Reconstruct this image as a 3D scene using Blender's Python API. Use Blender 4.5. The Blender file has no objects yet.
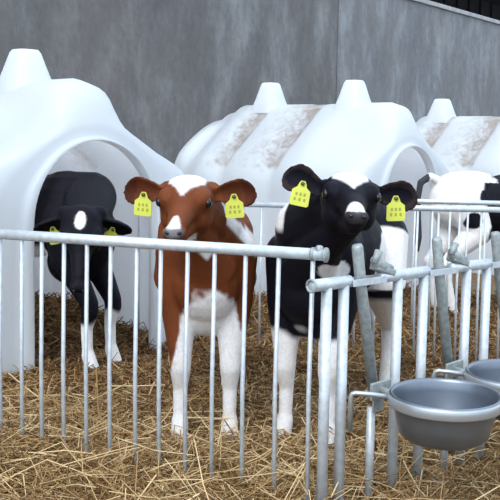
import bpy, bmesh, math, random
import numpy as np
from mathutils import Vector, Matrix, noise
random.seed(7); RNG = np.random.default_rng(11)
scene = bpy.context.scene
col = scene.collection
PI = math.pi

# ------------------------------------------------------------------ camera
cam_d = bpy.data.cameras.new('camera'); cam = bpy.data.objects.new('camera', cam_d); col.objects.link(cam)
cam_d.sensor_width = 36; cam_d.lens = 36 * 1050 / 500; cam_d.clip_end = 200
pitch = math.atan(105 / 1050)
cam.matrix_world = Matrix.Translation((0, 0, 1.1)) @ Matrix.Rotation(PI / 2 - pitch, 4, 'X') @ Matrix.Rotation(math.radians(1.0), 4, 'Z')
scene.camera = cam
# ------------------------------------------------------------------ world, sun, exposure
world = bpy.data.worlds.new('overcast'); scene.world = world; world.use_nodes = True
bg = world.node_tree.nodes['Background']
bg.inputs[0].default_value = (0.74, 0.87, 1.0, 1); bg.inputs[1].default_value = 1.35
sun_d = bpy.data.lights.new('sun', 'SUN'); sun_d.energy = 1.7; sun_d.angle = math.radians(35); sun_d.color = (1.0, 0.97, 0.93)
sun = bpy.data.objects.new('sun', sun_d); col.objects.link(sun)
sun.rotation_euler = (math.radians(48), 0, math.radians(-22))
vs = scene.view_settings
vs.view_transform = 'Standard'; vs.look = 'None'; vs.gamma = 1; vs.use_curve_mapping = False; vs.exposure = 0.5

# ------------------------------------------------------------------ materials
def newmat(name):
    m = bpy.data.materials.new(name); m.use_nodes = True
    return m, m.node_tree, m.node_tree.nodes['Principled BSDF']
def N(nt, t, **k):
    n = nt.nodes.new(t)
    for a, b in k.items(): setattr(n, a, b)
    return n
def ramp(nt, src, stops):
    r = N(nt, 'ShaderNodeValToRGB'); nt.links.new(src, r.inputs[0])
    e = r.color_ramp.elements
    while len(e) < len(stops): e.new(0.5)
    for i, (p, c) in enumerate(stops): e[i].position = p; e[i].color = (*c, 1)
    return r.outputs[0]
def noisetex(nt, scale, detail=4, coord='Object', rough=.55, mapping=None):
    tc = N(nt, 'ShaderNodeTexCoord'); n = N(nt, 'ShaderNodeTexNoise')
    n.inputs['Scale'].default_value = scale; n.inputs['Detail'].default_value = detail; n.inputs['Roughness'].default_value = rough
    src = tc.outputs[coord]
    if mapping:
        mp = N(nt, 'ShaderNodeMapping'); mp.inputs['Scale'].default_value = mapping
        nt.links.new(src, mp.inputs[0]); src = mp.outputs[0]
    nt.links.new(src, n.inputs['Vector']); return n.outputs['Fac']
def bump(nt, b, src, s, d=.01):
    bp = N(nt, 'ShaderNodeBump'); bp.inputs['Strength'].default_value = s; bp.inputs['Distance'].default_value = d
    nt.links.new(src, bp.inputs['Height']); nt.links.new(bp.outputs[0], b.inputs['Normal'])
def mix(nt, f, a, b, mode='MIX'):
    m = N(nt, 'ShaderNodeMix', data_type='RGBA', blend_type=mode)
    for i, v in ((0, f), (6, a), (7, b)):
        if isinstance(v, (float, int)): m.inputs[i].default_value = v
        elif isinstance(v, tuple): m.inputs[i].default_value = (*v, 1)
        else: nt.links.new(v, m.inputs[i])
    return m.outputs[2]

def m_simple(name, c, rough=.6, metal=0, var=0.15, scale=20, bs=0):
    m, nt, b = newmat(name)
    f = noisetex(nt, scale)
    c2 = tuple(x * (1 - var) for x in c)
    nt.links.new(ramp(nt, f, [(.3, c2), (.7, c)]), b.inputs['Base Color'])
    b.inputs['Roughness'].default_value = rough; b.inputs['Metallic'].default_value = metal
    if bs: bump(nt, b, f, bs)
    return m
galv = m_simple('galvanised', (.62, .68, .74), .5, .4, .25, 45)
galv_dull = m_simple('galvanised_dull', (.40, .45, .46), .6, .4, .4, 60, .2)
alu = m_simple('pail_metal', (.22, .25, .30), .33, .8, .18, 9)
alu_rim = m_simple('pail_rim_metal', (.50, .54, .58), .35, .7, .15, 12)
tagm = m_simple('tag_yellow', (.66, .70, .10), .45, 0, .08, 40)
tag_dark = m_simple('tag_print', (.10, .11, .03), .6, 0, .1)
tag_ink = m_simple('tag_ink', (.34, .37, .05), .6, 0, .1)
eyem, _nt, _b = newmat('eye_dark'); _b.inputs['Base Color'].default_value = (.008, .007, .012, 1); _b.inputs['Roughness'].default_value = .12
hoofm = m_simple('hoof_horn', (.20, .15, .10), .7, 0, .4, 60)

def m_plastic():
    m, nt, b = newmat('hutch_plastic')
    tc = N(nt, 'ShaderNodeTexCoord')
    at = N(nt, 'ShaderNodeAttribute', attribute_name='dirt')
    n1 = noisetex(nt, 7, 6, rough=.7)
    n2 = noisetex(nt, 28, 4, rough=.7)
    big = noisetex(nt, 1.6, 3)
    base = ramp(nt, big, [(.3, (.74, .84, .92)), (.7, (.82, .90, .95))])
    g = N(nt, 'ShaderNodeMath', operation='MULTIPLY'); nt.links.new(n1, g.inputs[0]); nt.links.new(at.outputs['Fac'], g.inputs[1])
    g2 = N(nt, 'ShaderNodeMath', operation='MULTIPLY'); nt.links.new(n2, g2.inputs[0]); nt.links.new(g.outputs[0], g2.inputs[1])
    mask = ramp(nt, g2.outputs[0], [(.10, (0, 0, 0)), (.30, (.85, .85, .85))])
    c = mix(nt, mask, base, (.30, .22, .16))
    nt.links.new(c, b.inputs['Base Color']); b.inputs['Roughness'].default_value = .42
    tr = N(nt, 'ShaderNodeBsdfTranslucent'); tr.inputs[0].default_value = (.96, .93, .93, 1)
    mx = N(nt, 'ShaderNodeMixShader'); mx.inputs[0].default_value = .6
    nt.links.new(b.outputs[0], mx.inputs[1]); nt.links.new(tr.outputs[0], mx.inputs[2])
    nt.links.new(mx.outputs[0], nt.nodes['Material Output'].inputs[0])
    bump(nt, b, n1, .12, .01)
    return m
plastic = m_plastic()

def m_wall():
    m, nt, b = newmat('concrete')
    a = noisetex(nt, .9, 6, rough=.6)
    s = noisetex(nt, 2.2, 8, rough=.72, mapping=(1, 1, .45))
    f = noisetex(nt, 14, 6, rough=.7)
    c = ramp(nt, s, [(.30, (.12, .123, .14)), (.5, (.20, .21, .235)), (.68, (.36, .39, .43))])
    c = mix(nt, ramp(nt, a, [(.35, (0, 0, 0)), (.65, (.55, .55, .55))]), c, (.19, .18, .18))
    c = mix(nt, .35, c, ramp(nt, f, [(.3, (.45, .45, .45)), (.7, (1, 1, 1))]), 'MULTIPLY')
    at = N(nt, 'ShaderNodeAttribute', attribute_name='slab')
    c = mix(nt, at.outputs['Fac'], c, mix(nt, 1.0, c, (.78, .74, .70), 'MULTIPLY'))
    nt.links.new(c, b.inputs['Base Color']); b.inputs['Roughness'].default_value = .9
    bump(nt, b, f, .35, .02)
    return m
concrete = m_wall()
ledge = m_simple('ledge_concrete', (.42, .42, .44), .9, 0, .3, 8)
barn_dark = m_simple('barn_cladding', (.006, .005, .009), .9, 0, .3, 3)
ground_m = m_simple('ground_soil', (.10, .075, .045), 1, 0, .4, 4)

def m_straw(name, cols, attr=None):
    m, nt, b = newmat(name)
    if attr:
        at = N(nt, 'ShaderNodeAttribute', attribute_name=attr); src = at.outputs['Fac']
    else: src = noisetex(nt, 60, 6, rough=.8)
    nt.links.new(ramp(nt, src, cols), b.inputs['Base Color']); b.inputs['Roughness'].default_value = .62
    b.inputs['Specular IOR Level'].default_value = .3
    return m
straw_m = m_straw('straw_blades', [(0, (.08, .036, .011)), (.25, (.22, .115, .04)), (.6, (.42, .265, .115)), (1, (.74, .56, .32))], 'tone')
bed_m = m_straw('straw_bed', [(.3, (.07, .036, .014)), (.7, (.22, .135, .06))])

def m_coat():
    m, nt, b = newmat('calf_coat')
    at = N(nt, 'ShaderNodeAttribute', attribute_name='coat')
    f = noisetex(nt, 90, 5, rough=.7)
    c = mix(nt, .5, at.outputs['Color'], ramp(nt, f, [(.3, (.62, .62, .62)), (.65, (1, 1, 1))]), 'MULTIPLY')
    nt.links.new(c, b.inputs['Base Color']); b.inputs['Roughness'].default_value = .62
    b.inputs['Specular IOR Level'].default_value = .12
    bump(nt, b, f, .35, .006)
    return m
coat = m_coat()

# ------------------------------------------------------------------ mesh helpers
def obj(name, bm, m, parent=None, smooth=True):
    me = bpy.data.meshes.new(name)
    if isinstance(bm, bmesh.types.BMesh):
        bmesh.ops.recalc_face_normals(bm, faces=bm.faces); bm.to_mesh(me); bm.free()
    else: me = bm
    me.name = name
    o = bpy.data.objects.new(name, me); col.objects.link(o)
    if m and not me.materials: me.materials.append(m)
    if smooth:
        for p in me.polygons: p.use_smooth = True
    if parent: o.parent = parent
    return o
def thing(name, label, cat, loc=(0, 0, 0), rz=0, group=None):
    o = bpy.data.objects.new(name, None); col.objects.link(o); o.location = loc; o.rotation_euler = (0, 0, rz)
    o.empty_display_size = .1
    tag(o, label, cat, group); return o
def tag(o, label, cat, group=None, kind=None):
    o['label'] = label; o['category'] = cat
    if group: o['group'] = group
    if kind: o['kind'] = kind
def tube(bm, pts, r, seg=14, cap=True):
    pts = [Vector(p) for p in pts]
    rs = r if isinstance(r, (list, tuple)) else [r] * len(pts)
    rings = []; ref = None
    for i, p in enumerate(pts):
        t = ((pts[min(i + 1, len(pts) - 1)] - pts[max(i - 1, 0)])).normalized()
        if ref is None: ref = t.orthogonal().normalized()
        ref = (ref - t * ref.dot(t)).normalized(); b = t.cross(ref)
        rings.append([bm.verts.new(p + (ref * math.cos(2 * PI * k / seg) + b * math.sin(2 * PI * k / seg)) * rs[i]) for k in range(seg)])
    for a, b in zip(rings, rings[1:]):
        for k in range(seg): bm.faces.new((a[k], a[(k + 1) % seg], b[(k + 1) % seg], b[k]))
    if cap: bm.faces.new(rings[0][::-1]); bm.faces.new(rings[-1])
    return bm
def box(bm, c, s, rot=None, bev=0):
    M = Matrix.Translation(c) @ (rot.to_4x4() if rot else Matrix.Identity(4)) @ Matrix.Diagonal((*s, 1))
    r = bmesh.ops.create_cube(bm, size=1, matrix=M)
    if bev:
        es = list({e for v in r['verts'] for e in v.link_edges})
        bmesh.ops.bevel(bm, geom=es, offset=bev, segments=2, affect='EDGES', profile=.7)
    return bm
def BM(): return bmesh.new()
def arc(c, u, v, r, a0, a1, n): return [Vector(c) + Vector(u) * r * math.cos(a0 + (a1 - a0) * i / n) + Vector(v) * r * math.sin(a0 + (a1 - a0) * i / n) for i in range(n + 1)]
def sstep(a, b, x): t = np.clip((x - a) / (b - a), 0, 1); return t * t * (3 - 2 * t)

# ------------------------------------------------------------------ structure: wall, barn, ground
WP = Vector((2.117, 14.555, 0)); WU = Vector((.567, .824, 0)).normalized(); WN = Vector((-WU.y, WU.x, 0))   # WN points away from the pens
WH = 3.1
def wall_box(name, t0, t1, n0, n1, z0, z1, m, bm=None, bev=.01):
    c = WP + WU * (t0 + t1) / 2 + WN * (n0 + n1) / 2 + Vector((0, 0, (z0 + z1) / 2))
    rot = Matrix.Rotation(math.atan2(WU.y, WU.x), 3, 'Z')
    return box(bm, c, (t1 - t0, n1 - n0, z1 - z0), rot, bev)
seams = [-17.5, -9.7, -1.93, 5.85, 13.6]     # concrete slab joints along the wall
bm = BM(); dl = bm.verts.layers.float.new('slab')
for i, (a, b) in enumerate(zip(seams, seams[1:])):
    n0 = len(bm.verts)
    wall_box('', a + .012, b - .012, 0.0, .25, -.1, WH, None, bm, .012)
    bm.verts.ensure_lookup_table()
    for v in bm.verts[n0:]: v[dl] = (.6, 1.0, .0, .3)[i % 4]
wall = obj('wall_back', bm, concrete, smooth=False); wall['kind'] = 'structure'
bm = BM(); wall_box('', seams[0], seams[-1], -.03, .30, WH, WH + .06, None, bm, .01)
o = obj('trim_1', bm, ledge, smooth=False); o['kind'] = 'structure'
bm = BM(); wall_box('', seams[0] - 3, seams[-1] + 14, 2.6, 2.8, 0, 9, None, bm)
for k in range(60):     # ribbed sheet cladding
    t = seams[0] - 3 + k * .62
    wall_box('', t, t + .06, 2.56, 2.6, 2, 9, None, bm, 0)
o = obj('wall_barn', bm, barn_dark, smooth=False); o['kind'] = 'structure'
bm = BM(); wall_box('', seams[0] - 3, seams[-1] + 14, .55, 2.55, 4.3, 4.45, None, bm, 0)
o = obj('ceiling', bm, barn_dark, smooth=False); o['kind'] = 'structure'
bm = BM()
bmesh.ops.create_grid(bm, x_segments=2, y_segments=2, size=22, matrix=Matrix.Translation((3, 12, -.02)))
o = obj('floor', bm, ground_m); o['kind'] = 'structure'

# ------------------------------------------------------------------ calf hutches
A45 = math.radians(-45)     # hutch axis (door direction) in plan
def half_profile(keys, n=40):
    P = [Vector((v, z)) for v, z in keys]
    L = [0]
    for a, b in zip(P, P[1:]): L.append(L[-1] + (b - a).length)
    def ev(s):
        for i in range(len(P) - 1):
            if s <= L[i + 1] + 1e-9: return P[i].lerp(P[i + 1], (s - L[i]) / max(1e-9, L[i + 1] - L[i]))
        return P[-1]
    out = [ev(L[-1] * i / n) for i in range(n + 1)]
    for _ in range(3): out = [out[0]] + [(out[i - 1] + out[i] * 2 + out[i + 1]) / 4 for i in range(1, n)] + [out[-1]]
    return out
W = .67
def sec_keys(k):
    # k: name of section, from the top of the ridge to the base
    if k == 'front': return [(0, 1.20), (.10, 1.195), (.20, 1.16), (.30, 1.10), (.56, .95), (.63, .86), (W, .45), (W, 0)]
    if k == 'lip':   return [(0, 1.30), (.09, 1.29), (.15, 1.24), (.19, 1.17), (.24, 1.13), (.585, .965), (.645, .87), (W + .01, .45), (W + .015, 0)]
    if k == 'hood':  return [(0, 1.38), (.09, 1.37), (.155, 1.32), (.19, 1.20), (.24, 1.145), (.60, .975), (.65, .88), (W + .01, .45), (W + .015, 0)]
    if k == 'crown': return [(0, 1.405), (.10, 1.395), (.17, 1.34), (.21, 1.22), (.26, 1.165), (.60, .985), (.655, .88), (W + .01, .45), (W + .015, 0)]
    if k == 'main':  return [(0, 1.40), (.08, 1.39), (.22, 1.29), (.42, 1.145), (.60, 1.01), (.665, .90), (W + .01, .45), (W + .015, 0)]
    if k == 'groove': return [(0, 1.395), (.08, 1.38), (.15, 1.31), (.24, 1.235), (.40, 1.11), (.575, .975), (.635, .87), (W - .015, .45), (W - .01, 0)]
    if k == 'step1': return [(0, 1.345), (.08, 1.335), (.22, 1.24), (.40, 1.12), (.57, .99), (.64, .88), (W, .4), (W + .01, 0)]
    if k == 'step2': return [(0, 1.29), (.10, 1.285), (.25, 1.23), (.42, 1.13), (.55, 1.03), (.62, .88), (W - .01, .38), (W + .01, 0)]
    if k == 'rear':  return [(0, 1.05), (.12, 1.05), (.27, 1.02), (.42, .95), (.52, .85), (.595, .70), (W - .03, .3), (W, 0)]
secs = [('front', 0, 0), ('lip', .025, 0), ('hood', .075, 0), ('crown', .17, 0), ('crown', .36, 0), ('main', .46, 0), ('main', .72, .2), ('groove', .78, 1), ('groove', .86, 1), ('main', .92, .7),
        ('main', 1.22, .3), ('groove', 1.28, 1), ('groove', 1.36, 1), ('main', 1.42, .6), ('main', 1.60, .2), ('step1', 1.62, .5), ('step1', 1.74, .2), ('step2', 1.76, .4), ('step2', 1.85, .1), ('rear', 1.91, 0)]
def hutch_shell():
    bm = BM(); dl = bm.verts.layers.float.new('dirt'); n = 40
    rings = []
    for k, a, d in secs:
        hp = half_profile(sec_keys(k), n)
        full = [(-p.x, p.y) for p in reversed(hp)] + [(p.x, p.y) for p in hp[1:]]
        ring = []
        for v, z in full:
            vert = bm.verts.new((-a, v, z))        # local +x = door direction
            vert[dl] = d * (1 if z > .95 else .25) + (.25 if z < .1 else 0); ring.append(vert)
        rings.append(ring)
    for a, b in zip(rings, rings[1:]):
        for i in range(len(a) - 1): bm.faces.new((a[i], a[i + 1], b[i + 1], b[i]))
    bm.faces.new(rings[-1])                       # rear wall
    # front wall with the arched doorway
    hw, hs, top = .36, .72, 1.11
    dp = [(-hw, 0)] + [(-hw, hs * i / 8) for i in range(1, 9)]
    arcp = [(hw * math.cos(PI - PI * i / 64), hs + (top - hs) * math.sin(PI * i / 64)) for i in range(1, 64)]
    dp = dp + arcp + [(hw, hs * i / 8) for i in range(8, 0, -1)] + [(hw, 0)]
    def resamp(pts, m):
        L = [0]
        for a, b in zip(pts, pts[1:]): L.append(L[-1] + math.dist(a, b))
        out = []
        j = 0
        for i in range(m):
            s = L[-1] * i / (m - 1)
            while j < len(L) - 2 and L[j + 1] < s: j += 1
            f = (s - L[j]) / max(1e-9, L[j + 1] - L[j]); out.append((pts[j][0] + (pts[j + 1][0] - pts[j][0]) * f, pts[j][1] + (pts[j + 1][1] - pts[j][1]) * f))
        return out
    m = len(rings[0]); inner = resamp(dp, m)
    prev = rings[0]
    outer = [(v.co.y, v.co.z) for v in rings[0]]
    for f, off in ((.35, .008), (.72, .0), (.86, .02), (.96, .045), (1.0, .04), (1.0, .0), (.985, -.03)):
        cur = [bm.verts.new((off, o[0] * (1 - f) + i[0] * f, o[1] * (1 - f) + i[1] * f)) for o, i in zip(outer, inner)]
        for v in cur: v[dl] = .1
        for i in range(m - 1): bm.faces.new((prev[i], prev[i + 1], cur[i + 1], cur[i]))
        prev = cur
    return bm
def knob_bm():
    bm = BM(); prev = None; n = 20
    for z, hx, hy in ((-.05, .15, .15), (.0, .125, .125), (.05, .105, .105), (.13, .078, .078), (.160, .068, .068), (.176, .056, .056), (.18, .0, .0)):
        ring = []
        for k in range(n):
            a = 2 * PI * k / n; c, s = math.cos(a), math.sin(a)
            q = (abs(c) ** 4 + abs(s) ** 4) ** -.25
            ring.append(bm.verts.new((hx * c * q, hy * s * q, z)))
        if prev:
            for k in range(n): bm.faces.new((prev[k], prev[(k + 1) % n], ring[(k + 1) % n], ring[k]))
        prev = ring
    bmesh.ops.remove_doubles(bm, verts=bm.verts, dist=1e-4)
    return bm
def make_hutch():
    t = thing('calf_hutch', 'x', 'calf hutch')
    s = obj('shell', hutch_shell(), plastic, t)
    md = s.modifiers.new('thickness', 'SOLIDIFY'); md.thickness = .008; md.offset = -1
    for a in (.585, 1.42):
        k = obj('lifting_knob', knob_bm(), plastic, t); k.location = (-a, 0, 1.385)
    # pegs that hold the hutch to the ground, at the foot of each side
    for y in (-1, 1):
        for a in (.5, 1.6):
            b = BM(); tube(b, [(-a, y * (W + .02), .12), (-a, y * (W + .045), .12), (-a, y * (W + .05), .02)], .008, 8); obj('ground_peg', b, galv_dull, t)
    return t
def copy_thing(o):
    c = o.copy(); col.objects.link(c)
    for ch in [x for x in bpy.data.objects if x.parent == o]:
        d = ch.copy(); col.objects.link(d); d.parent = c
        for g in [x for x in bpy.data.objects if x.parent == ch]:
            e = g.copy(); col.objects.link(e); e.parent = d
    return c
D0 = Vector((-.745, 4.99, 0)); DD = Vector((1.85, 2.01, 0))
HA = [A45, math.radians(-40), math.radians(-40)]
HP = [D0]
for k in (1, 2):          # keep the front knob on the row line, turn the hutch about it
    kn = D0 + DD * k - Vector((math.cos(A45), math.sin(A45), 0)) * .585
    HP.append(kn + Vector((math.cos(HA[k]), math.sin(HA[k]), 0)) * .585 + (Vector((-.12, 0, 0)) if k == 2 else Vector((0, 0, 0))))
HP = [Vector(p) for p in HP]
hutch = make_hutch()
hl = ['white plastic calf hutch at the left with a black calf standing in its doorway',
      'white plastic calf hutch behind the middle of the pens, with dirty roof grooves',
      'white plastic calf hutch furthest right, partly behind the calf seen from behind']
for i in range(3):
    h = hutch if i == 0 else copy_thing(hutch)
    if i == 1:
        for ch in [x for x in bpy.data.objects if x.parent == h and x.name.startswith('lifting_knob')]: ch.location.x += .07
        h.scale.x = .90; h.scale.y = .94
    h.location, h.rotation_euler = HP[i] - (Vector((math.cos(HA[1]), math.sin(HA[1]), 0)) * .10 if i == 1 else Vector((0, 0, 0))), (0, 0, HA[i]); tag(h, hl[i], 'calf hutch', 'calf hutches along the concrete wall')

# ------------------------------------------------------------------ fences
def frame_pts(P0, P1):
    P0 = Vector((*P0, 0)); P1 = Vector((*P1, 0)); u = (P1 - P0); L = u.length; u.normalize()
    return P0, P1, u, Vector((u.y, -u.x, 0)), L       # normal towards the camera side
def pen_fence(P0, P1, h0, h1, sbars, label, rr=.0165, br=.0068, s0=None, low=.14):
    P0, P1, u, nrm, L = frame_pts(P0, P1)
    t = thing('fence_panel', label, 'fence', P0, math.atan2(u.y, u.x), 'barred pen fences')
    hh = lambda s: h0 + (h1 - h0) * s / L
    s0 = s0 if s0 is not None else 0
    b = BM(); tube(b, [(s0, 0, hh(s0)), (L, 0, hh(L))], rr, 18); obj('top_rail', b, galv, t)
    b = BM(); tube(b, [(s0, 0, .022), (L, 0, .022)], rr * .8, 14); obj('bottom_rail', b, galv, t)
    for s in sbars:
        b = BM(); tube(b, [(s, 0, .022), (s - .004, 0, .4), (s, 0, hh(s))], br, 10); obj('bar', b, galv, t)
    return t
fs = [round(.0 + .0868 * k - 1.04 * 0, 4) for k in range(-6, 13)]
t1 = pen_fence((-.808, 3.378), (.208, 2.897), .8, .8, [s for s in [-.525, -.437, -.35, -.262, -.175, -.087, .0, .087, .165, .25, .336, .423, .516, .6, .691, .781, .881, .985, 1.089]],
          'silver barred fence panel across the front left of the pen', s0=-.6)
# hinge eye with its pin at the right hand end of the front panel
b = BM(); tube(b, [(1.108, -.002, .79), (1.108, -.002, .822), (1.108, -.002, .826)], [.012, .011, .006], 12); obj('hinge_pin', b, galv_dull, t1)
b = BM(); tube(b, [(1.124, 0, .8), (1.13, 0, .8)], [.021, .021], 18); tube(b, [(1.085, 0, .8), (1.095, 0, .8)], .0195, 18); obj('end_collar', b, galv_dull, t1)
pen_fence((-.62, 5.808), (1.45, 4.945), .775, .815, [round(-.6 + .1045 * k, 3) + .604 for k in range(0, 21)],
          'barred fence behind the brown calf, the nearer of the rear rails', rr=.014, br=.006)
pen_fence((.42, 6.20), (1.75, 5.82), .79, .80, [round(.05 + .1 * k, 3) for k in range(0, 13)],
          'barred fence right in front of the patched calf, the further of the rear rails', rr=.014, br=.006)

# ---- feed barrier with slanted locking bars
P0, P1, u, nrm, L = frame_pts((.171, 2.842), (.848, 3.54))
fb = thing('feed_barrier', 'galvanised feed barrier with slanted locking bars at the right, carrying the pails', 'feed barrier', P0, math.atan2(u.y, u.x))
# local frame: x along the barrier, y = away from camera
rz = .72; R0 = .0175
segs = [(0, .165), (.30, .545), (.675, .905), (1.03, 1.25)]
for a, c in segs:
    b = BM(); tube(b, [(a, 0, rz), (a + .004, 0, rz), (c - .004, 0, rz), (c, 0, rz)], [R0 * .9, R0, R0, R0 * .85], 18); obj('top_rail', b, galv, fb)
b = BM(); 
for k in range(1):
    pts = arc((-.002, 0, rz), (0, 1, 0), (0, 0, 1), R0 * .95, 0, 2 * PI, 20); tube(b, pts, .004, 8)
obj('rail_end_ring', b, galv_dull, fb)
for a, c in ((.155, .31), (.535, .685), (.895, 1.04)):          # flat guide straps either side of the locking bars
    for sy in (-1, 1):
        b = BM(); box(b, ((a + c) / 2, sy * .0205, rz - .004), (c - a, .005, .020), None, .0015); obj('guide_strap', b, galv, fb, False)
b = BM(); tube(b, [(0, 0, .025), (1.25, 0, .025)], R0, 16); obj('bottom_rail', b, galv, fb)
for s in (.063, .138, .394, .528, .769, .891, 1.144, 1.23):
    b = BM(); tube(b, [(s, 0, .025), (s, 0, rz - .005)], .0155, 16); obj('post', b, galv, fb)
for s0, s1 in ((.192, .292), (.590, .688), (.934, 1.06)):
    b = BM(); tube(b, [(s0, 0, .822), (s0 + .002, 0, .815), (s0 + (s1 - s0) * .22, 0, .71), (s1, 0, .37)], [.014, .0165, .0165, .0165], 16)
    o = obj('locking_bar', b, galv_dull, fb)
    b = BM(); tube(b, [(s1 - .012, 0, .06), (s1 - .012, 0, .335)], .0125, 14); obj('lower_post', b, galv, fb)
    b = BM(); box(b, (s1 - .005, -.02, .36), (.05, .006, .07), None, .002); tube(b, [(s1 - .002, -.03, .372), (s1 - .002, .03, .372)], .008, 10); obj('pivot_bracket', b, galv_dull, fb, False)
    # latch casting riding on the rail beside the bar
    b = BM()
    tube(b, [(s0 + .075, -.01, .775), (s0 + .11, 0, .752), (s0 + .165, 0, .742)], [.016, .02, .012], 12)
    tube(b, [(s0 + .068, -.012, .765), (s0 + .088, -.012, .80)], [.010, .013], 10)
    box(b, (s0 + .125, 0, .742), (.085, .036, .02), Matrix.Rotation(.3, 3, 'Y'), .004)
    obj('latch', b, galv_dull, fb)

# ---- feed pails in ring holders
def make_pail():
    t = thing('feed_pail', 'x', 'pail')
    prof_o = [(0, 0), (.085, .0), (.105, .004), (.123, .018), (.135, .06), (.142, .095), (.144, .108), (.152, .112), (.155, .118), (.155, .128), (.151, .134), (.146, .132), (.143, .125),
              (.139, .10), (.131, .05), (.117, .016), (.09, .009), (0, .008)]
    def lathe(pr, n=56):
        bm = BM(); prev = None
        for r, z in pr:
            ring = [bm.verts.new((r * math.cos(2 * PI * k / n), r * math.sin(2 * PI * k / n), z)) for k in range(n)]
            if prev:
                for k in range(n): bm.faces.new((prev[k], prev[(k + 1) % n], ring[(k + 1) % n], ring[k]))
            prev = ring
        bmesh.ops.remove_doubles(bm, verts=bm.verts, dist=1e-5)
        bmesh.ops.dissolve_degenerate(bm, dist=1e-6, edges=bm.edges); return bm
    obj('bowl', lathe(prof_o), alu, t)
    rim = [(.1455, .100), (.157, .100), (.1585, .103), (.1585, .126), (.156, .130), (.1535, .126), (.1535, .100), (.1455, .103), (.1455, .100)]
    obj('holder_ring', lathe(rim), alu_rim, t)
    return t
def pail_arm(t, hook):
    # round bar from the ring back to the barrier, ending in a downward hook
    b = BM(); x, y = hook
    d = Vector((x, y, 0)); dn = d.normalized()
    s = dn * .153 + Vector((0, 0, .115)); e = d + Vector((0, 0, .123))
    tube(b, [s, s.lerp(e, .5) + Vector((0, 0, .002)), e - dn * .012, e + Vector((0, 0, -.003)) - dn * .003, e + Vector((0, 0, -.012)), e + Vector((0, 0, -.11))], .0072, 12)
    obj('holder_arm', b, alu_rim, t)
PR = math.radians(3)
pl = ['grey metal feed pail hanging nearest the camera at the lower right',
      'grey metal feed pail further along the barrier, cut off by the right edge']
for i, (cx, cy) in enumerate(((.546, 2.85), (.818, 3.15))):
    p = make_pail()
    tag(p, pl[i], 'pail', 'feed pails on the barrier')
    p.location = (cx, cy, .296); p.rotation_euler = (PR, 0, 0)
    hx = (-.258, .02) if i == 0 else (-.245, .03)
    pail_arm(p, hx)
    b = BM(); hd = Vector((hx[0], hx[1], 0))
    # plate that carries the ring on the barrier
    nb = Vector((-nrm.x, -nrm.y, 0))
    c = nb * .155 + Vector((0, 0, .09)); e = nb * .222 + Vector((0, 0, .095))
    tube(b, [c, e], .010, 10); box(b, e, (.09, .01, .05), Matrix.Rotation(math.atan2(u.y, u.x), 3, 'Z'), .002)
    obj('mount_plate', b, galv_dull, p)

# ------------------------------------------------------------------ calves
def seg_mesh(bm, a, b, ra, rb, n=14):
    a, b = Vector(a), Vector(b); d = (b - a); L = d.length
    M = Matrix.Translation(a) @ d.to_track_quat('Z', 'Y').to_matrix().to_4x4()
    rings = []
    prof = [(-ra * math.cos(q), ra * math.sin(q)) for q in np.linspace(.12, PI / 2, 5)] + [(L + rb * math.sin(q), rb * math.cos(q)) for q in np.linspace(0, PI / 2 - .12, 5)]
    for z, r in prof: rings.append([bm.verts.new(M @ Vector((r * math.cos(2 * PI * k / n), r * math.sin(2 * PI * k / n), z))) for k in range(n)])
    for p, q in zip(rings, rings[1:]):
        for k in range(n): bm.faces.new((p[k], p[(k + 1) % n], q[(k + 1) % n], q[k]))
    bm.faces.new(rings[0][::-1]); bm.faces.new(rings[-1])
def ell(bm, c, r, M=None, rot=None):
    X = (M or Matrix.Identity(4)) @ Matrix.Translation(c) @ (rot.to_4x4() if rot else Matrix.Identity(4)) @ Matrix.Diagonal((*r, 1))
    bmesh.ops.create_uvsphere(bm, u_segments=20, v_segments=12, radius=1, matrix=X)
def chain(bm, pts, M=None):
    for (a, ra), (b, rb) in zip(pts, pts[1:]):
        a, b = Vector(a), Vector(b)
        if M: a, b = M @ a, M @ b
        seg_mesh(bm, a, b, ra, rb)
def ear_mesh(bm, M, side, droop, fwd, L=.145, wd=.051):
    # cupped leaf with thickness; returns nothing
    ns, nt_ = 16, 10
    root = Vector((-.045, side * .078, .018))
    out = Vector((-.12 - 0 * fwd, side, droop)).normalized()
    face = Vector((fwd, -side * .25, -.15)); face = (face - out * face.dot(out)).normalized()      # direction the hollow looks
    up = out.cross(face) * (1)
    if up.z < 0: up = -up
    F, B = [], []
    for i in range(ns + 1):
        s = i / ns
        w = wd * (0.36 + .64 * math.sin(PI * min(1, s * 1.25) / 2)) * (1 if s < .62 else math.sqrt(max(0, 1 - ((s - .62) / .385) ** 2)) )
        f_, b_ = [], []
        for j in range(nt_ + 1):
            q = -1 + 2 * j / nt_
            cup = (q * q - .7) * w * .55 * (1.2 - .6 * s)
            p = root + out * (L * s) + up * (q * w) + face * cup
            p -= Vector((0, 0, 1)) * (.02 * s * s)
            th = .0075
            f_.append(bm.verts.new(M @ (p + face * th))); b_.append(bm.verts.new(M @ (p - face * th)))
        F.append(f_); B.append(b_)
    fs_ = []
    for i in range(ns):
        for j in range(nt_):
            fs_.append(bm.faces.new((F[i][j], F[i][j + 1], F[i + 1][j + 1], F[i + 1][j]))); fs_.append(bm.faces.new((B[i][j], B[i + 1][j], B[i + 1][j + 1], B[i][j + 1])))
        bm.faces.new((F[i][0], F[i + 1][0], B[i + 1][0], B[i][0])); bm.faces.new((F[i][-1], B[i][-1], B[i + 1][-1], F[i + 1][-1]))
    for j in range(nt_):
        bm.faces.new((F[0][j], B[0][j], B[0][j + 1], F[0][j + 1])); bm.faces.new((F[-1][j], F[-1][j + 1], B[-1][j + 1], B[-1][j]))
    return root, out, face, up
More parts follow.
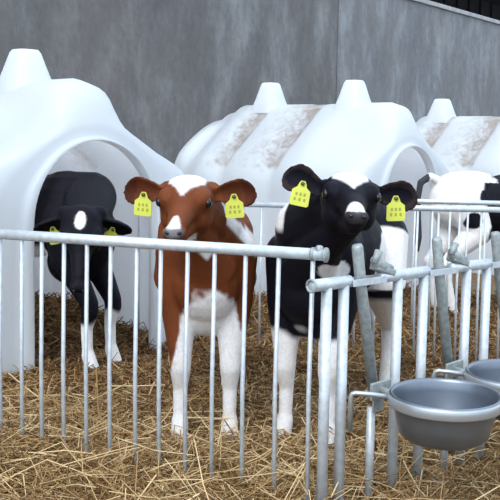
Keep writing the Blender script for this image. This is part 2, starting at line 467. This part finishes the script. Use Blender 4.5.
def remeshed(bm, voxel, it):
    bmesh.ops.recalc_face_normals(bm, faces=bm.faces)
    me = bpy.data.meshes.new('tmp'); bm.to_mesh(me); bm.free()
    o = bpy.data.objects.new('tmp', me); col.objects.link(o)
    r = o.modifiers.new('r', 'REMESH'); r.mode = 'VOXEL'; r.voxel_size = voxel
    s = o.modifiers.new('s', 'SMOOTH'); s.iterations = it; s.factor = .5
    dg = bpy.context.evaluated_depsgraph_get(); dg.update()
    res = bpy.data.meshes.new_from_object(o.evaluated_get(dg))
    bpy.data.objects.remove(o); bpy.data.meshes.remove(me)
    return res
def nz(p, s, o=0): return noise.noise(Vector(p) * s + Vector((o, o * 1.7, -o)))

def head_matrix(pos, yaw, pitch_, roll=0):
    return Matrix.Translation(pos) @ Matrix.Rotation(yaw, 4, 'Z') @ Matrix.Rotation(pitch_, 4, 'Y') @ Matrix.Rotation(roll, 4, 'X')
def make_calf(label, loc, rotz, head, color_fn, name='calf', scale=1.0, front=(.19, .19), hind=(-.50, -.50), fy=.085, hy=.10, ears=((.1, .9), (.1, .9)), tags=True,
              neck=None, tail='down', voxel=.0075, hair=True, graze=False, droopL=.1):
    """head = (pos, yaw, pitch, roll) in calf space: +x forward, +y its left."""
    root = thing(name, label, 'calf', loc, rotz, 'calves in the pens'); root.scale = (scale,) * 3
    H = head_matrix(*head)
    bm = BM()
    # trunk
    ell(bm, (.10, 0, .67), (.22, .150, .190)); ell(bm, (-.14, 0, .655), (.28, .165, .180)); ell(bm, (-.42, 0, .70), (.19, .145, .165))
    ell(bm, (.18, 0, .57), (.15, .125, .150)); ell(bm, (.13, 0, .48), (.13, .110, .11)); ell(bm, (-.02, 0, .76), (.24, .085, .095)); ell(bm, (-.34, 0, .78), (.22, .10, .09)); ell(bm, (.10, 0, .80), (.11, .055, .075))
    # neck
    hp = H @ Vector((-.06, 0, -.02)); jaw = H @ Vector((-.03, 0, -.075))
    if neck is None: neck = [((.08, 0, .74), .135), ((.22, 0, .76), .115)]
    mid = Vector(neck[-1][0]).lerp(hp, .5)
    chain(bm, neck + [(mid, .098), (hp, .078)])
    chain(bm, [((.24, 0, .62), .105), (Vector((.26, 0, .66)).lerp(jaw, .5), .070), (jaw, .050)])
    # head
    ell(bm, (0, 0, 0), (.105, .090, .078), H); ell(bm, (-.03, 0, .030), (.07, .082, .056), H)
    for s in (-1, 1):
        ell(bm, (.045, s * .058, .022), (.045, .030, .034), H)          # brow
        ell(bm, (.005, s * .050, -.040), (.070, .034, .052), H)         # cheek
        ell(bm, (.256, s * .020, -.042), (.019, .017, .017), H)         # nostril wing
        ell(bm, (-.07, s * .068, .03), (.03, .035, .03), H)
    chain(bm, [((.04, 0, .010), .064), ((.12, 0, -.014), .041), ((.21, 0, -.034), .031)], H)
    ell(bm, (.235, 0, -.048), (.040, .036, .030), H)
    chain(bm, [((.0, 0, -.055), .05), ((.12, 0, -.068), .032), ((.222, 0, -.072), .022)], H)
    ER = {}
    for i, s in enumerate((1, -1)): ER[s] = ear_mesh(bm, H, s, ears[i][0], ears[i][1])
    # legs
    for i, s in enumerate((1, -1)):
        x = front[i]; sx = .16
        chain(bm, [((sx - .02, s * .085, .66), .095), ((sx, s * .095, .50), .068), ((x + .01, s * fy, .31), .039), ((x + .012, s * fy, .275), .038), ((x - .005, s * fy, .20), .0265), ((x, s * fy, .105), .0245), ((x + .003, s * fy, .085), .030), ((x + .025, s * fy, .03), .031)])
        ell(bm, (x + .025, s * fy, .017), (.040, .032, .022))
        x = hind[i]
        chain(bm, [((-.42, s * .07, .68), .125), ((-.35, s * .115, .52), .090), ((x + .03, s * hy, .40), .052), ((x - .045, s * hy, .325), .038), ((x - .03, s * hy, .22), .028), ((x, s * hy, .10), .027), ((x + .02, s * hy, .03), .031)])
        ell(bm, (x + .025, s * hy, .017), (.040, .032, .022))
    if tail == 'down': tp = [((-.56, 0, .80), .028), ((-.62, 0, .76), .022), ((-.645, 0, .64), .016), ((-.65, .0, .50), .015), ((-.65, 0, .40), .024), ((-.65, 0, .32), .012)]
    else: tp = [((-.54, 0, .80), .028), ((-.62, .0, .835), .024), ((-.685, 0, .80), .020), ((-.70, 0, .70), .017), ((-.69, 0, .58), .016), ((-.69, 0, .48), .024), ((-.69, 0, .40), .012)]
    chain(bm, tp)
    me = remeshed(bm, voxel, 4)
    Hi = H.inverted()
    nv = len(me.vertices)
    at = me.color_attributes.new('coat', 'FLOAT_COLOR', 'POINT')
    arr = np.ones((nv, 4), dtype=np.float32)
    for i, v in enumerate(me.vertices):
        p = v.co; arr[i, :3] = color_fn(p, Hi @ p, v.normal, ER)
    at.data.foreach_set('color', arr.ravel())
    body = obj('body', me, coat, root)
    # eyes
    for s in (-1, 1):
        b = BM(); ell(b, (.062, s * .0775, .014), (.019, .012, .016), H); obj('eye', b, eyem, body)
    # muzzle detail: nostrils
    for s in (-1, 1):
        b = BM(); ell(b, (.2725, s * .019, -.040), (.0045, .007, .0055), H, Matrix.Rotation(s * .5, 3, 'Z')); o = obj('nostril', b, eyem, body)
    if tags:
        for s in ((1, -1) if tags is True else tags):
            r_, out, face, up = ER[s]
            c = r_ + out * .066 + face * .016 - up * .012
            # plate: rounded trapezoid with a neck and stud, hanging down from the ear
            b = BM()
            outl = [(-.012, .0), (-.016, -.012), (-.031, -.024), (-.033, -.070), (-.028, -.076), (.028, -.076), (.033, -.070), (.031, -.024), (.016, -.012), (.012, .0), (.007, .009), (-.007, .009)]
            Z = Vector((0, 0, 1)); dn = (Hi.to_3x3() @ Z).normalized()
            upv = (dn * .75 + up * .4 + out * .0).normalized(); rt = upv.cross(face).normalized(); fn = rt.cross(upv)
            fr = [b.verts.new(H @ (c + rt * x * .92 + upv * y * .92 + fn * .0018)) for x, y in outl]; bk = [b.verts.new(H @ (c + rt * x * .92 + upv * y * .92 - fn * .0018)) for x, y in outl]
            b.faces.new(fr); b.faces.new(bk[::-1])
            for k in range(len(outl)): b.faces.new((fr[k], bk[k], bk[(k + 1) % len(outl)], fr[(k + 1) % len(outl)]))
            tg = obj('ear_tag', b, tagm, body, False); tg['label'] = 'yellow ear tag'
            b = BM(); tube(b, [H @ (c + fn * .0), H @ (c + fn * .007)], .0065, 12); obj('tag_stud', b, tag_dark, tg)
            b = BM()
            for yy, ww in ((-.034, .030), (-.050, .036)):
                for kx in range(3):
                    x = (kx - 1) * ww * .42; q = c + rt * x + upv * yy + fn * .0022
                    vs_ = [b.verts.new(H @ (q + rt * a_ * .0035 + upv * b_ * .0050)) for a_, b_ in ((-1, -1), (1, -1), (1, 1), (-1, 1))]; b.faces.new(vs_)
            obj('tag_print', b, tag_ink, tg, False)
    return root

BLK = np.array((.0055, .005, .010)); WHT = np.array((.82, .80, .80)); BRN = np.array((.155, .042, .014)); DBR = np.array((.06, .016, .012)); PINK = np.array((.55, .36, .33)); GREY = np.array((.10, .09, .10))
HOOF = np.array((.16, .11, .07)); EARIN = np.array((.035, .022, .022))
def blend(a, b, f): f = min(1, max(0, f)); return a * (1 - f) + b * f
def ear_inside(h, n_h, ER):
    for s in (1, -1):
        r, o, f, u = ER[s]
        d = h - r; t = d.dot(o)
        if t > .03 and abs(h.y) > .09 and h.length < .27 and abs(d.dot(u)) < .075 and abs(d.dot(f)) < .06: return s, t, d.dot(f), d.dot(u)
    return None
def ed(d, w=.012): return min(1, max(0, .5 - d / w))       # soft edge: 1 inside (d<0)
def col_brown(p, h, n, ER):
    c = BRN * (1 + .25 * nz(p, 9)); j = nz(p, 16) * .018
    e = ear_inside(h, n, ER)
    inhead = h.length < .36 and h.x > -.1 and p.z > .62 and h.z > -.14
    if e and h.x < .03:
        c = blend(c, DBR, .35); 
        if e[1] > .10 : c = blend(c, DBR * .7, .5)
        return c
    if inhead:
        # forehead diamond with a point running down the nose, white muzzle top
        x = h.x
        wdt = np.interp(x, [-.09, -.05, .0, .04, .07, .10, .13, .19, .21, .24, .27, .3], [.03, .060, .055, .038, .018, .004, -.01, -.01, .010, .020, .022, .015])
        if h.z > -.055 and x > -.09:
            c = blend(c, WHT, ed(abs(h.y) - wdt + j * .3, .008))
        if x < -.075: c = blend(c, DBR, .4)
        # nose leather
        if x > .262: c = blend(c, GREY, ed(-(h.z + .062) if h.z < -.03 else (h.z + .028), .01) * .9 if h.z < -.01 else 0)
        if x > .20 and h.z < -.085: c = blend(c, WHT * .85, .8)
        elif .0 < x < .25 and h.z < -.085: c = blend(c, WHT, ed(abs(h.y) - .03))
        return c
    # white throat, chest, belly, legs
    if p.x > .16 and abs(p.y) < .06: c = blend(c, WHT, ed(abs(p.z - .70) - .04 + abs(p.y) * .9 + j))
    ay = abs(p.y)
    if p.x > -.05:
        edge = np.interp(ay, [0, .05, .09, .115, .14, .2], [.575, .565, .53, .45, .38, .34] if p.y > 0 else [.575, .56, .46, .30, .26, .24])
        edge += -.03 + .035 * nz(p, 16, 3) + .02 * nz(p, 45, 6)
        if p.x < .1: edge = min(edge, .50 if ay < .12 else edge)
        c = blend(c, WHT, ed(p.z - edge, .03))
    elif p.z < .40: c = blend(c, WHT, ed(p.z - .33 + .03 * nz(p, 14), .03))
    # white flash on the left shoulder and flank
    if p.x < .32 and p.y > .02:
        d = abs(p.z - (.85 - 1.13 * (p.y - .02))) - .026
        c = blend(c, WHT, ed(max(d, p.z - .92, .66 - p.z) + j * .4))
    if p.z < .035: c = HOOF
    if p.z < .3: c = blend(c, np.array((.55, .42, .26)), max(0, nz(p, 22, 8)) * .55)
    return np.clip(c, 0, 1)
def col_black(p, h, n, ER):
    c = BLK * (1 + .3 * nz(p, 9)); j = nz(p, 15, 4) * .02
    e = ear_inside(h, n, ER)
    inhead = h.length < .36 and h.x > -.1 and p.z > .60 and h.z > -.14
    if e and h.x < .03:
        if e[2] > 0: c = blend(c, EARIN, .7)
        return c
    if inhead:
        x = h.x
        wdt = np.interp(x, [-.09, -.06, .0, .04, .08, .11, .13], [.05, .06, .055, .043, .024, .004, -.02])
        if h.z > 0: c = blend(c, WHT, ed(abs(h.y) - wdt + j * .3, .008))
        if x > .165 and h.z > -.04: c = blend(c, WHT, ed((((x - .236) / .032) ** 2 + (h.y / .030) ** 2) ** .5 - 1, .3) )
        if x > .262 and h.z < -.015 and h.z > -.062: c = blend(c, GREY * .3, .9)
        return c
    # white over the withers on its right, white left flank with black drop
    if p.y < -.05 and -.45 < p.x < .34 and p.z > .66:
        c = blend(c, WHT, ed(-(p.z - .745 + (-.10 - p.y) * .5) + j, .02) * ed(p.y + .055 + j * .4, .012))
    if p.y > .02 and p.x < .10:
        f = ed((((p.x + .30) / .20) ** 2 + ((p.z - .62) / .12) ** 2) ** .5 - 1 + j * 3, .06)
        c = blend(c, WHT, f)
    # brisket patch
    if p.x > .10 and p.y > .03: c = blend(c, WHT, ed((((p.y - .115) / .03) ** 2 + ((p.z - .63) / .032) ** 2) ** .5 - 1 + j * 4, .1))
    # legs
    lim = .40 + .05 * nz(p, 14, 2) if p.x > 0 else .46
    c = blend(c, WHT, ed(p.z - lim, .025))
    if p.z < .035: c = HOOF
    if p.z < .32: c = blend(c, np.array((.55, .42, .26)), max(0, nz(p, 22, 8)) * .55)
    return np.clip(c, 0, 1)
def col_dark(p, h, n, ER):
    c = BLK * (.9 + .2 * nz(p, 9)); j = nz(p, 15, 4)
    inhead = h.length < .36 and h.x > -.1 and p.z > .35 and h.z > -.14
    if inhead and abs(h.y) < .09:
        c = blend(c, WHT, ed((((h.x - .01) / .042) ** 2 + ((h.y) / .024) ** 2) ** .5 - 1 + j * .2, .15) if h.z > .02 else 0)
        return c
    lim = .25 + .05 * nz(p, 12, 7)
    if p.x > 0: c = blend(c, WHT, ed(p.z - lim, .02))
    else: c = blend(c, WHT, ed(p.z - lim - .1, .02))
    # white belly
    if -.4 < p.x < .05: c = blend(c, WHT, ed(p.z - .54, .03))
    if p.z < .035: c = HOOF
    return np.clip(c, 0, 1)
def col_pied(p, h, n, ER):
    j = nz(p, 9, 1) * .05 + nz(p, 22, 1) * .02
    c = WHT * (1 + .04 * nz(p, 9))
    # black fore half, black blotch on the thigh, black tail
    f = ed(-(p.x + .30) + j * 1.2 + (.12 if p.z > .80 else 0), .02); c = blend(c, BLK, f)
    c = blend(c, BLK, ed((((p.x + .30) / .10) ** 2 + ((p.z - .715) / .045) ** 2) ** .5 - 1 + j * 4, .1) if p.y < 0.05 else 0)
    c = blend(c, BLK, ed((((p.x + .42) / .05) ** 2 + ((p.z - .585) / .05) ** 2) ** .5 - 1 + j * 6, .1))
    c = blend(c, BLK, ed((((p.x + .50) / .035) ** 2 + ((p.z - .33) / .05) ** 2) ** .5 - 1 + j * 5, .1))
    if p.x < -.605 and abs(p.y) < .05: c = blend(c, BLK, .95) if p.x < -.635 or p.z < .5 else c
    if p.z < .035: c = HOOF
    return np.clip(c, 0, 1)

def to_local(loc, rotz, sc, wp):
    v = Vector(wp) - Vector(loc); v.rotate(Matrix.Rotation(-rotz, 3, 'Z')); return v / sc
# brown and white calf
def place(label, feet, fwd, sc, headw, headdir, color_fn, name='calf', fx=.215, roll=0, **kw):
    """feet = plan point between the fore hooves, fwd = plan direction the body faces, headw = world point of the skull, headdir = world direction of the nose"""
    rz_ = math.atan2(fwd[1], fwd[0]); f = Vector((math.cos(rz_), math.sin(rz_), 0))
    loc = Vector((feet[0], feet[1], feet[2])) - f * fx * sc
    hl_ = to_local(loc, rz_, sc, headw)
    d = Vector(headdir).normalized(); d.rotate(Matrix.Rotation(-rz_, 3, 'Z'))
    yaw = math.atan2(d.y, d.x); pit = -math.asin(d.z)
    return make_calf(label, loc, rz_, (hl_, yaw, pit, roll), color_fn, name, scale=sc, **kw)
place('brown and white calf facing the camera behind the front fence, yellow tags in both ears', (-.152, 3.69, .02), (.05, -1), 1.04,
      (-.212, 3.48, .905), (-.09, -.99, -.13), col_brown, ears=((.20, .9), (.20, .9)), fy=.086)
place('black calf with white forehead triangle raising its head over the feed barrier', (.205, 3.67, .02), (-.37, -.93), 1.04,
      (.312, 3.33, .932), (.0, -1, .03), col_black, fy=.086, ears=((.15, .9), (.55, .9)), roll=math.radians(-3), front=(.215, .17))
place('dark calf with a small white forehead spot standing in the left hutch doorway', (-.665, 4.80, .04), (.88, -.47), 1.06,
      (-.725, 4.50, .72), (.06, -.70, -.72), col_dark, ears=((-.75, .9), (-.75, .9)), fy=.085, fx=.30, front=(.27, .27))
place('white calf with black patches and a curled tail, seen from behind at the far right', (1.95, 7.05, .02), (.90, .42), 1.08,
      (2.15, 7.1, .75), (.9, .2, -.4), col_pied, tail='curl', hy=.085)

# ------------------------------------------------------------------ straw
def hs(x, y):
    """height of the straw bed"""
    x = np.asarray(x, float); y = np.asarray(y, float)
    h = .035 + .018 * np.sin(x * 5.1 + y * 2.3) * np.sin(y * 4.3 - x * 1.7) + .012 * np.sin(x * 13 + 1) * np.sin(y * 11) + .006 * np.sin(x * 29 + y * 17)
    # heap along the front fence, higher to the left
    d = (x + .808) * .428 + (y - 3.378) * .904      # distance from the front fence line
    h = h + .065 * np.exp(-((d - .02) / .26) ** 2) * sstep(.5, -.5, x)
    h = h + .04 * np.exp(-((d + .3) / .3) ** 2) * sstep(.5, -.1, x)
    # bedding inside the first two hutches
    for k in range(3):
        q = D0 + DD * k; a = (x - q.x) * (-.7071) + (y - q.y) * .7071; v = (x - q.x) * .7071 + (y - q.y) * .7071
        h = h + .13 * sstep(.1, .9, a) * sstep(2.2, 1.6, a) * sstep(.65, .45, np.abs(v))
    return np.maximum(h, .01)
gx = np.linspace(-3.4, 4.2, 240); gy = np.concatenate([np.linspace(1.6, 5.5, 220), np.linspace(5.53, 10.5, 120)])
X, Y = np.meshgrid(gx, gy); Zg = hs(X, Y) + RNG.normal(0, .004, X.shape)
me = bpy.data.meshes.new('straw_bed'); nx, ny = len(gx), len(gy)
idx = np.arange(nx * ny).reshape(ny, nx)
faces = np.stack([idx[:-1, :-1], idx[:-1, 1:], idx[1:, 1:], idx[1:, :-1]], -1).reshape(-1, 4)
wall_d = lambda x, y: (x - WP.x) * WN.x + (y - WP.y) * WN.y          # negative on the pens' side of the wall
vx, vy = X.reshape(-1), Y.reshape(-1)
faces = faces[(wall_d(vx[faces], vy[faces]).max(1) < -.12)]
used, inv = np.unique(faces, return_inverse=True); faces = inv.reshape(faces.shape)
me.from_pydata(np.stack([X, Y, Zg], -1).reshape(-1, 3)[used].tolist(), [], faces.tolist())
o = obj('straw_bed', me, bed_m); tag(o, 'trampled golden straw bedding spread under the calves and fences', 'straw', kind='stuff')

def blades(n, xr, yr, lmin, lmax, wid, lift, name, label, bright=0, dens=None):
    D_ = []
    ys = yr[0] * (yr[1] / yr[0]) ** RNG.random(n)          # denser near the pens' front
    half = .29 * ys + .3
    xs = (RNG.random(n) * 2 - 1) * half
    keep = wall_d(xs, ys) < -.25; ys, xs = ys[keep], xs[keep]; n = len(ys)
    L = RNG.uniform(lmin, lmax, n) * (1 + .1 * (ys - 3)); a = RNG.random(n) * 2 * PI
    pit = RNG.normal(0, .28, n) + (RNG.random(n) < .10) * RNG.uniform(.2, .9, n)
    d = np.stack([np.cos(a) * np.cos(pit), np.sin(a) * np.cos(pit), np.sin(pit)], -1)
    side = np.stack([-np.sin(a), np.cos(a), np.zeros(n)], -1); upv = np.cross(d, side)
    base = np.stack([xs, ys, hs(xs, ys) + np.abs(RNG.normal(0, 1, n)) * lift], -1)
    bend = RNG.normal(0, .14, n)[:, None] * L[:, None]; bdir = side * RNG.normal(0, 1, n)[:, None] + upv * RNG.normal(0, .6, n)[:, None]
    w = (wid * RNG.uniform(.6, 1.3, n) * (1 + .28 * (ys - 3)))[:, None]
    V = np.zeros((n, 9, 3)); tris = [(0, 0), (1, 1), (2, 0)]
    for i, (t, bf) in enumerate(((-.5, 0), (0, 1), (.5, 0))):
        c = base + d * (L[:, None] * t) + bdir * bend * bf
        for k in range(3):
            an = 2 * PI * k / 3; V[:, i * 3 + k] = c + (side * math.cos(an) + upv * math.sin(an) * .8) * w
    F = []
    for i in range(2):
        for k in range(3): F.append((i * 3 + k, i * 3 + (k + 1) % 3, i * 3 + 3 + (k + 1) % 3, i * 3 + 3 + k))
    F = np.array(F); allF = (F[None] + (np.arange(n) * 9)[:, None, None]).reshape(-1, 4)
    me = bpy.data.meshes.new(name); nf = len(allF)
    me.vertices.add(n * 9); me.vertices.foreach_set('co', V.reshape(-1).astype(np.float32))
    me.loops.add(nf * 4); me.loops.foreach_set('vertex_index', allF.reshape(-1).astype(np.int32))
    me.polygons.add(nf); me.polygons.foreach_set('loop_start', np.arange(0, nf * 4, 4, dtype=np.int32)); me.update(calc_edges=True)
    tone = np.clip(RNG.beta(1.6, 1.8, n) + bright - .28 * sstep(3.9, 5.0, ys), 0, 1)      # shading put into the tone towards the hutches, with trampled, dirtier bedding
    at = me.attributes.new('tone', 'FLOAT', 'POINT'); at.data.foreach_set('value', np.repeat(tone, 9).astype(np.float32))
    me.validate()
    o = obj(name, me, straw_m, None, False); tag(o, label, 'straw', kind='stuff'); return o
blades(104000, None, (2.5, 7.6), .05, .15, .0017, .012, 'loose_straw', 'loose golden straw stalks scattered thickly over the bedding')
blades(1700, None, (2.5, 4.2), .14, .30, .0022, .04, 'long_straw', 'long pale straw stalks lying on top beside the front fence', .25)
